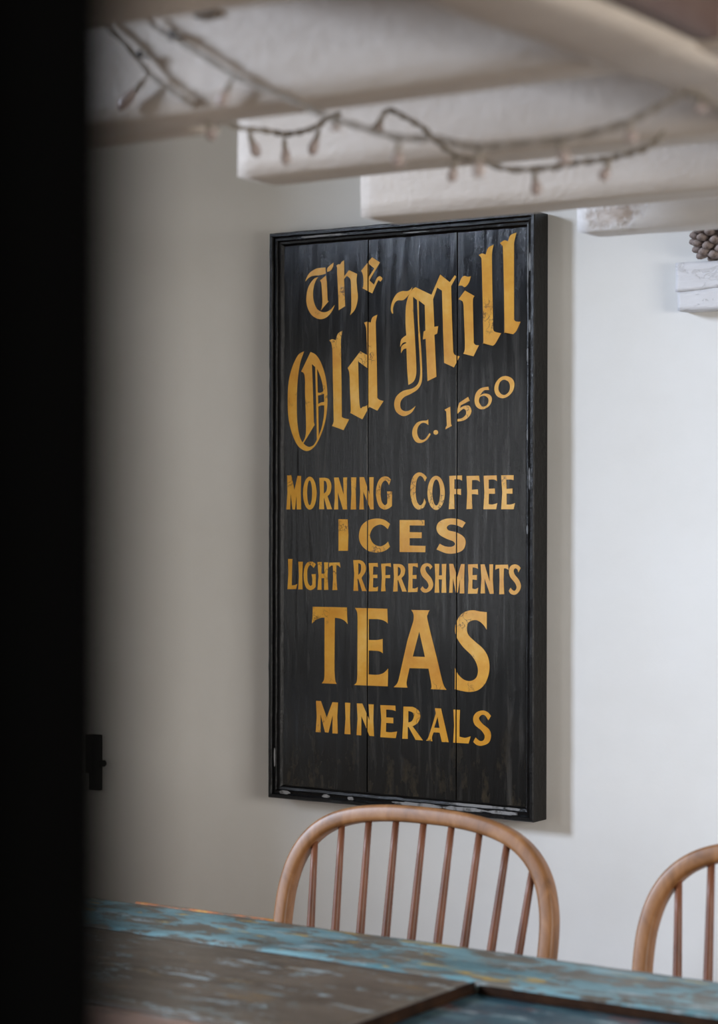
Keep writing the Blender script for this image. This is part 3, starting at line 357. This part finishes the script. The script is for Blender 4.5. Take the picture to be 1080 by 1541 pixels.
# painted joists running along the wall, ends cut short at the left
ZB = 1.66
def joist(x0, y0, y1, mat, seed, x1=2.6, z0=ZB, h=.125):
    return struct(obj('trim_%d' % seed, rough_box(x0, x1, y0, y1, z0, z0+h, .018, .0022, 11, seed, .004), mat, None, True))
joist(.565, -.490, -.425, KNOT, 1)
joist(.405, -.765, -.680, JOIST, 2)
joist(.470, -1.105, -1.035, JOIST, 3)
joist(.30, -1.445, -1.382, JOIST, 4)
joist(.30, -1.83, -1.742, JOIST, 5)
joist(.30, -2.16, -2.08, JOIST, 6)
struct(obj('trim_7', rough_box(.30, .628, -1.380, -1.335, ZB, ZB+.10, .018, .003, 10, 9, .006), JOIST, None, True))
struct(obj('trim_8', rough_box(1.08, 1.175, -2.6, -.02, ZB-.004, ZB+.13, .02, .003, 9, 11, .01), JOIST, None, True))
struct(obj('trim_10', rough_box(1.172, 1.196, -2.6, -.02, ZB+.004, ZB+.05, .02, .0015, 9, 12, .004), STAIN, None, True))
# loft boards lying on the joists
loft = struct(obj('trim_9', B(.62, 2.6, -2.3, -2.2, ZB+.128, ZB+.15, .002), JOIST))
for i in range(18):
    y0 = -2.199+i*.1; x0 = .62
    o = obj('board', B(x0+random.uniform(0, .006), 2.59, y0, y0+.098, ZB+.128, ZB+.15, .002), JOIST, loft)

# ------------------------------------------------------------------ the sign
ZC = 1.28568; SW, SH, ST = .51423, .96, .045
sign = tag(empty('pub_sign', (0, 0, ZC)), 'tall black painted wooden board with gold lettering hung on the white wall', 'sign')
obj('backing', B(-SW/2+.012, SW/2-.012, -.012, -.002, -SH/2+.012, SH/2-.012), SIGNBLACK, sign)
SEAM = (-.0645, .1075)
xs = (-SW/2+.015,)+SEAM+(SW/2-.015,)
for a, b in zip(xs, xs[1:]):
    bm = bmesh.new(); x0, x1 = a+.0011, b-.0011; z0, z1 = -SH/2+.015, SH/2-.015; n = 14
    # board with slightly cupped front and eased long edges
    prof = [(x0, -.014), (x0, -.0298), (x0+.0002, -.0300), ((x0+x1)/2, -.0302), (x1-.0002, -.0300), (x1, -.0298), (x1, -.014)]
    rings = [[bm.verts.new((x, y, z0+(z1-z0)*k/n)) for x, y in prof] for k in range(n+1)]
    for r, s in zip(rings, rings[1:]):
        for i in range(len(prof)-1): bm.faces.new((r[i], r[i+1], s[i+1], s[i]))
        bm.faces.new((r[-1], r[0], s[0], s[-1]))
    bm.faces.new(rings[0]); bm.faces.new(rings[-1][::-1]); bmesh.ops.recalc_face_normals(bm, faces=bm.faces)
    obj('plank', bm, SIGNBLACK, sign)
# moulded frame, one mitred rail per side; profile (inward, out from the wall)
PROF = [(0, .001), (0, .043), (.0015, .045), (.0062, .045), (.0075, .0428), (.0080, .0395), (.0130, .0405), (.0142, .0385), (.0146, .0352), (.0185, .0345), (.0205, .0315), (.0222, .0300), (.0222, .012), (.010, .001)]
def rail(side):
    bm = bmesh.new(); N = 60
    rings = []
    for k in range(N+1):
        t = k/N; ring = []
        for d, h in PROF:
            hw, hh = SW/2-d, SH/2-d
            if side == 0: p = (-hw+2*hw*t, -h, hh)
            elif side == 1: p = (hw, -h, hh-2*hh*t)
            elif side == 2: p = (hw-2*hw*t, -h, -hh)
            else: p = (-hw, -h, -hh+2*hh*t)
            v = Vector(p)
            if 0 < k < N and h > .02:
                n_ = noise.noise_vector(v*38+Vector((side*9, 0, 0)))*.0007; v = v+Vector((0, n_.y, n_.z if side in (0, 2) else 0))+(Vector((n_.x, 0, 0)) if side in (1, 3) else Vector())
            ring.append(bm.verts.new(v))
        rings.append(ring)
    m_ = len(PROF)
    for a, b in zip(rings, rings[1:]):
        for i in range(m_): bm.faces.new((a[i], a[(i+1) % m_], b[(i+1) % m_], b[i]))
    bm.faces.new(rings[0]); bm.faces.new(rings[-1]); bmesh.ops.recalc_face_normals(bm, faces=bm.faces)
    return obj('frame_rail', bm, MOULD, sign)
rails = [rail(s) for s in range(4)]
def chip(parent, x, z, w, h, y, seed):
    """a flake of lost paint: thin ragged patch of primer on the moulding"""
    bm = bmesh.new(); n = 22; rnd = random.Random(seed); f, b = [], []
    for i in range(n):
        a = 2*math.pi*i/n; k = 1+rnd.uniform(-.28, .18)
        p = (x+w/2*math.copysign(abs(math.cos(a))**.7, math.cos(a))*k, z+h/2*math.copysign(abs(math.sin(a))**.7, math.sin(a))*(1+rnd.uniform(-.2, .2)))
        f.append(bm.verts.new((p[0], y-.0004, p[1]))); b.append(bm.verts.new((p[0], y+.001, p[1])))
    bm.faces.new(f)
    for i in range(n): bm.faces.new((f[i], b[i], b[(i+1) % n], f[(i+1) % n]))
    bmesh.ops.recalc_face_normals(bm, faces=bm.faces)
    return obj('bare_patch', bm, PRIMER, parent)
HB, HT, XR, XL = -SH/2, SH/2, SW/2, -SW/2
for x, w, y in ((.045, .10, -.0405), (.125, .09, -.0405), (.200, .055, -.0405), (-.225, .022, -.0405), (-.14, .014, -.0405), (-.09, .012, -.0405)):
    chip(rails[2], x, HB+.0107, w, .0056, y, int(x*1000)+500)
chip(rails[2], .155, HB+.0170, .11, .0042, -.0352, 3); chip(rails[2], .215, HB+.0170, .03, .004, -.0352, 13)
for z, h in ((.385, .085), (.255, .022), (.13, .016), (-.02, .014)): chip(rails[1], XR-.0168, z, .0032, h, -.0352, int(z*1000))
for z, h in ((.40, .03), (.30, .02), (.06, .03)): chip(rails[1], XR-.0105, z, .003, h, -.0404, int(z*900))
chip(rails[3], XL+.011, -.41, .003, .03, -.0403, 5); chip(rails[0], -.15, HT-.0105, .10, .0032, -.0405, 8); chip(rails[0], .03, HT-.0165, .05, .002, -.0352, 9)

# gold letters: outlines in millimetres on the face of the board, '~' marks points on a curve
def contour(s):
    pts = [(Vector((float(a)/1000, float(b.strip('~'))/1000, 0)), b.endswith('~')) for a, b in (t.split(',') for t in s.split())]
    if all(q for _, q in pts): return catmull([p for p, _ in pts], True, 5)
    i0 = next(i for i, (_, q) in enumerate(pts) if not q); pts = pts[i0:]+pts[:i0]+[pts[i0]]
    out = []; run = [pts[0][0]]
    for p, q in pts[1:]:
        run.append(p)
        if not q:
            out += catmull(run, False, 5)[:-1] if len(run) > 2 else [run[0]]
            run = [p]
    return out
def letter(cs):
    cu = bpy.data.curves.new('letter', 'CURVE'); cu.dimensions = '2D'; cu.fill_mode = 'BOTH'; cu.extrude = .00025
    for c in cs:
        pts = contour(c); sp = cu.splines.new('POLY'); sp.points.add(len(pts)-1); sp.use_cyclic_u = True
        for q, p in zip(sp.points, pts): q.co = (p.x, p.y, 0, 1)
    tmp = bpy.data.objects.new('letter_tmp', cu); me = bpy.data.meshes.new_from_object(tmp)
    bm = bmesh.new(); bm.from_mesh(me); bpy.data.objects.remove(tmp); bpy.data.curves.remove(cu); bpy.data.meshes.remove(me)
    bmesh.ops.remove_doubles(bm, verts=bm.verts, dist=1e-6)
    for v in bm.verts: v.co = Vector((v.co.x, -.0303-v.co.z, v.co.y))
    for sx in SEAM:                                 # paint stops either side of a joint between boards
        xsn = [v.co.x for v in bm.verts]
        if min(xsn) < sx < max(xsn):
            for dx in (-.0012, .0012):
                bmesh.ops.bisect_plane(bm, geom=bm.verts[:]+bm.edges[:]+bm.faces[:], plane_co=(sx+dx, 0, 0), plane_no=(1, 0, 0), dist=1e-7)
            dead = [f for f in bm.faces if abs(f.calc_center_median().x-sx) < .0012]
            bmesh.ops.delete(bm, geom=dead, context='FACES')
    bmesh.ops.recalc_face_normals(bm, faces=bm.faces)
    return bm
for ln_ in LETTERS.strip().split('\n'):
    ch, *cs = [t.strip() for t in ln_.split('|')]
    obj('letter', letter(cs), GOLD, sign)

# ------------------------------------------------------------------ chairs
HX, LEAN = .288, .20
def cy_(z): return -.42-(.875-z)*LEAN
def make_chair(label):
    root = tag(empty('windsor_chair', (HX, -.60, 0)), label, 'chair', 'windsor chairs behind the table')
    def L(x, y, z): return Vector((x-HX, y+.60, z))
    # bent hoop
    half = [(.172, .452), (.190, .52), (.206, .60), (.2165, .67), (.2185, .715), (.2150, .755), (.2030, .793), (.181, .823), (.150, .844), (.108, .857), (.056, .8635), (0, .865)]
    pts = [L(HX-a, cy_(z), z) for a, z in half]+[L(HX+a, cy_(z), z) for a, z in half[-2::-1]]
    pts = catmull(pts, False, 5)
    nrm = Vector((0, 1, LEAN*-1)).normalized()
    obj('hoop', sweep(bmesh.new(), pts, rrect(.0235, .024, .006), nrm), WOOD, root, True)
    def hoop_z(x):                                   # inner height of the hoop at |x|
        a = abs(x)
        for (a1, z1), (a0, z0) in zip(half[4:], half[5:]):
            if a0 <= a <= a1: return z0+(z1-z0)*(a-a0)/(a1-a0)
        return .7
    for i in range(-4, 5):
        sp = lambda z: i*(.0428+(z-.69)*.020)
        z = .86
        for _ in range(8): z = hoop_z(sp(z))-.004
        ps = [L(HX+.003+sp(q), cy_(q), q) for q in [.445+(z-.445)*k/8 for k in range(9)]]
        sc = [.9, 1, 1.08, 1.1, 1.05, 1, .92, .84, .78]
        obj('spindle', sweep(bmesh.new(), ps, circ(.0063, 10), None, True, sc), SPIN, root, True)
    # saddle seat
    bm = bmesh.new(); n = 36; top = []; rings = []
    def out(a):
        c, s = math.cos(a), math.sin(a); w = .205+.012*(-s); return Vector((w*math.copysign(abs(c)**.75, c), .195*math.copysign(abs(s)**.8, s), 0))
    for k, z in ((.90, .418), (.98, .428), (1, .440), (.985, .450), (.93, .455), (.7, .449), (.4, .444), (.1, .445)):
        rings.append([bm.verts.new(Vector((out(2*math.pi*i/n).x*k, out(2*math.pi*i/n).y*k-.07+.16-.02, z))) for i in range(n)])
    for a, b in zip(rings, rings[1:]):
        for i in range(n): bm.faces.new((a[i], a[(i+1) % n], b[(i+1) % n], b[i]))
    bm.faces.new(rings[0][::-1]); bm.faces.new(rings[-1])
    bmesh.ops.translate(bm, vec=(0, -.065, 0), verts=bm.verts)
    obj('seat', bm, WOOD, root, True)
    feet = {}
    for sx, sy in ((-1, -1), (1, -1), (-1, 1), (1, 1)):
        a = Vector((sx*.13, sy*.11+.005, .425)); b = Vector((sx*.195, sy*.19+.005, 0)); feet[(sx, sy)] = (a, b)
        ps = [a.lerp(b, t/10) for t in range(11)]
        obj('leg', sweep(bmesh.new(), ps, circ(.014, 12), None, True, [.8, .95, 1.15, 1.3, 1.2, 1.0, 1.25, 1.1, .95, .85, .75]), WOOD, root, True)
    mids = []
    for sx in (-1, 1):
        p0 = feet[(sx, -1)][0].lerp(feet[(sx, -1)][1], .6); p1 = feet[(sx, 1)][0].lerp(feet[(sx, 1)][1], .6)
        mids.append((p0+p1)/2)
        obj('stretcher', sweep(bmesh.new(), [p0.lerp(p1, t/6) for t in range(7)], circ(.009, 10), None, True, [.8, 1, 1.3, 1.5, 1.3, 1, .8]), WOOD, root, True)
    obj('stretcher', sweep(bmesh.new(), [mids[0].lerp(mids[1], t/6) for t in range(7)], circ(.009, 10), None, True, [.8, 1, 1.2, 1.3, 1.2, 1, .8]), WOOD, root, True)
    return root
chair = make_chair('orange-brown spindle back wooden chair directly below the black sign')
chair2 = chair.copy(); COL.objects.link(chair2); chair2.location = chair.location+Vector((.578, 0.0, 0))
chair2['label'] = 'spindle back wooden chair at the right, only part of its hoop in view'
for ch in list(chair.children):
    c = ch.copy(); COL.objects.link(c); c.parent = chair2

# ------------------------------------------------------------------ table made from an old panelled door
TX0, TX1, TY0, TY1, TZ = -.17, 1.9, -1.42, -.680, .75
table = tag(empty('painted_table', ((TX0+TX1)/2, (TY0+TY1)/2, 0)), 'long worn table top with flaking blue and brown paint in the foreground', 'table')
def TB(name, x0, x1, y0, y1, z0, z1, mat, bev=.003, amp=.0012, seed=1):
    bm = rough_box(x0, x1, y0, y1, z0, z1, .016, amp, 16, seed, bev)
    o = obj(name, bm, mat, None, True); o.parent = table; o.matrix_parent_inverse = Matrix.Translation(-table.location); return o
TB('back_board', TX0, TX1, -.843, TY1, TZ-.038, TZ, TEAL, .005, .0014, 1)
TB('middle_board', TX0+.004, .620, -1.164, -.845, TZ-.038, TZ-.0005, BROWN, .003, .0012, 2)
TB('front_board', TX0+.002, TX1, TY1-.74, -1.166, TZ-.038, TZ-.001, PINK, .004, .001, 3)
TB('inset_panel', .612, 1.30, -1.168, -.842, TZ-.030, TZ-.013, PANEL, .002, .0006, 4)
TB('middle_board', 1.30, TX1, -1.164, -.845, TZ-.038, TZ-.0005, BROWN, .003, .0012, 5)
TB('panel_bead', .6200, .6252, -1.164, -.846, TZ-.020, TZ-.0002, EDGE, .002, .0006, 6)
TB('panel_bead', .629, 1.299, -.8490, -.8430, TZ-.020, TZ-.0025, EDGE, .002, .0006, 7)
TB('bare_edge', -.02, .215, -.6835, -.6785, TZ-.022, TZ+.0012, ORANGE, .0015, .0012, 12)
for sx, sy in ((TX0+.16, TY0+.09), (TX0+.16, TY1-.09), (TX1-.12, TY0+.09), (TX1-.12, TY1-.09)):
    TB('leg', sx-.035, sx+.035, sy-.035, sy+.035, 0, TZ-.037, BROWN, .004, .001, 8)
TB('apron', TX0+.2, TX1-.16, TY1-.11, TY1-.09, TZ-.13, TZ-.037, BROWN, .002, .001, 9)
TB('apron', TX0+.2, TX1-.16, TY0+.09, TY0+.11, TZ-.13, TZ-.037, BROWN, .002, .001, 10)

# ------------------------------------------------------------------ timber ledge with a pine cone on it
lb = rough_box(.4935, .98, -.034, 0.001, 1.6268, 1.6700, .006, .0012, 40, 21, .0006)
me = bpy.data.meshes.new('t'); b2 = rough_box(.4965, .98, -.0335, 0.001, 1.5975, 1.6262, .006, .0012, 40, 22, .0006); b2.to_mesh(me); b2.free(); lb.from_mesh(me)
for v in lb.verts:                                   # the split rises to the right
    if 1.615 < v.co.z < 1.638: v.co.z += (v.co.x-.5)*.055+noise.noise(v.co*30)*.0008
tag(obj('timber_ledge', lb, LEDGE, None, True), 'short white painted timber block with a split, fixed to the wall', 'ledge')
cone = tag(empty('pine_cone', (.5665, -.036, 1.6715)), 'brown open pine cone standing on the white ledge', 'pine cone')
cone.scale = (1.14, 1.14, 1.14)
core = bmesh.new(); lathe(core, [(.010, .001), (.020, .008), (.026, .022), (.024, .038), (.015, .055), (.004, .066)], 14); obj('core', core, CONE, cone, True)
sc_bm = bmesh.new(); bmesh.ops.create_uvsphere(sc_bm, u_segments=10, v_segments=6, radius=1)
for v in sc_bm.verts:
    x, y, z = v.co; v.co = Vector((x*.0085*(1-.15*abs(z)), y*.0105+.0, z*.0052+.0014*(1-abs(x))*(1 if z > 0 else 0)))
sc_me = bpy.data.meshes.new('scale'); sc_bm.to_mesh(sc_me); sc_bm.free(); sc_me.materials.append(CONE); sc_me.polygons.foreach_set('use_smooth', [True]*len(sc_me.polygons))
for i in range(78):
    t = (i+.5)/78; a = i*2.39996; z = .003+.062*t
    r = .0315*math.sin(math.pi*(.16+.80*t))**.75
    o = bpy.data.objects.new('scale', sc_me); COL.objects.link(o); o.parent = cone
    tilt = math.radians(-22+62*t)
    o.matrix_local = Matrix.Translation((r*math.cos(a), r*math.sin(a), z)) @ Matrix.Rotation(a-math.pi/2, 4, 'Z') @ Matrix.Rotation(tilt, 4, 'X') @ Matrix.Scale(1-.35*t, 4)

# ------------------------------------------------------------------ iron latch on the wall at the left
latch = tag(empty('iron_latch', (-.676, 0, .833)), 'small black iron latch on the wall beside the dark door edge', 'latch')
obj('plate', B(-.013, .013, -.010, 0, -.051, .051, .002), IRON, latch)
obj('rim', B(-.016, -.004, -.016, -.009, -.020, .051, .002), IRON, latch)
obj('knob', lathe(bmesh.new(), [(.004, 0), (.004, .012), (.009, .014), (.010, .020), (.006, .025)], 16, Matrix.Translation((.012, -.010, 0)) @ Matrix.Rotation(math.radians(90), 4, 'Y') @ Matrix.Scale(.62, 4)), IRON, latch, True)

# ------------------------------------------------------------------ black door leaf close to the camera
dr = struct(obj('door_1', B(.88, 1.6787, -2.768, -2.7346, 0.01, 2.05, .002), DOOR))
k = obj('door_knob', lathe(bmesh.new(), [(.012, -.03), (.012, -.012), (.020, -.008), (.034, .004), (.038, .018), (.032, .032), (.014, .040)], 20, Matrix.Translation((1.6515, -2.752, 1.190)) @ Matrix.Rotation(math.radians(90), 4, 'X')), DOOR, dr, True)

# ------------------------------------------------------------------ fairy lights, nails
names = ['string of small unlit lights, lowest drooping strand at the upper left', 'string of small unlit lights, longest strand reaching the right beam', 'string of small unlit lights, short strand sagging in the middle']
for (pts, bulbs), lab in zip(STRINGS, names):
    P = [Vector(p) for p in pts]; o0 = P[0].copy()
    root = tag(empty('fairy_lights', o0), lab, 'string lights', 'strings of lights under the joists')
    cp = catmull([p-o0 for p in P], False, 6)
    for off in (0, 1):
        ph = [p+Vector((0, math.sin(i*.9+off*math.pi)*.0017, math.cos(i*.9+off*math.pi)*.0017)) for i, p in enumerate(cp)]
        obj('wire', sweep(bmesh.new(), ph, circ(.0018, 6), None), WIRE, root, True)
    for a, b in bulbs:
        a, b = Vector(a)-o0, Vector(b)-o0; d = b-a; Ln = d.length; q = d.to_track_quat('Z', 'Y').to_matrix().to_4x4(); Mx = Matrix.Translation(a) @ q
        bl = obj('bulb', lathe(bmesh.new(), [(.0016, Ln*.40), (.0036, Ln*.50), (.0052, Ln*.68), (.0054, Ln*.82), (.0040, Ln*.94), (.0012, Ln)], 12, Mx), BULB, root, True)
        so = obj('socket', lathe(bmesh.new(), [(.0012, -.001), (.0014, Ln*.18), (.0026, Ln*.20), (.0030, Ln*.45), (.0020, Ln*.47)], 10, Mx), WIRE, bl, True)
def nail(x, z, r, lab, y=-1.448):
    bm = lathe(bmesh.new(), [(r*.35, -.004), (r*.35, .006), (r, .007), (r*.9, .010)], 12, Matrix.Translation((x, y, z)) @ Matrix.Rotation(math.radians(90), 4, 'X'))
    tag(obj('nail', bm, NAIL), lab, 'nail')
nail(.661, 1.7290, .0052, 'large rusty nail head on the painted joist above the longest light string')
nail(.625, 1.7165, .0034, 'small rusty nail in the joist at the far left')
st = B(-.011, .011, -.004, .003, -.0026, .0026, .001); s_ = obj('metal_staple', st, NAIL); s_.location = (.6925, -1.4475, 1.7466); s_.rotation_euler = (0, -.04, 0)
tag(s_, 'flat dark metal staple near the top of the joist', 'staple')
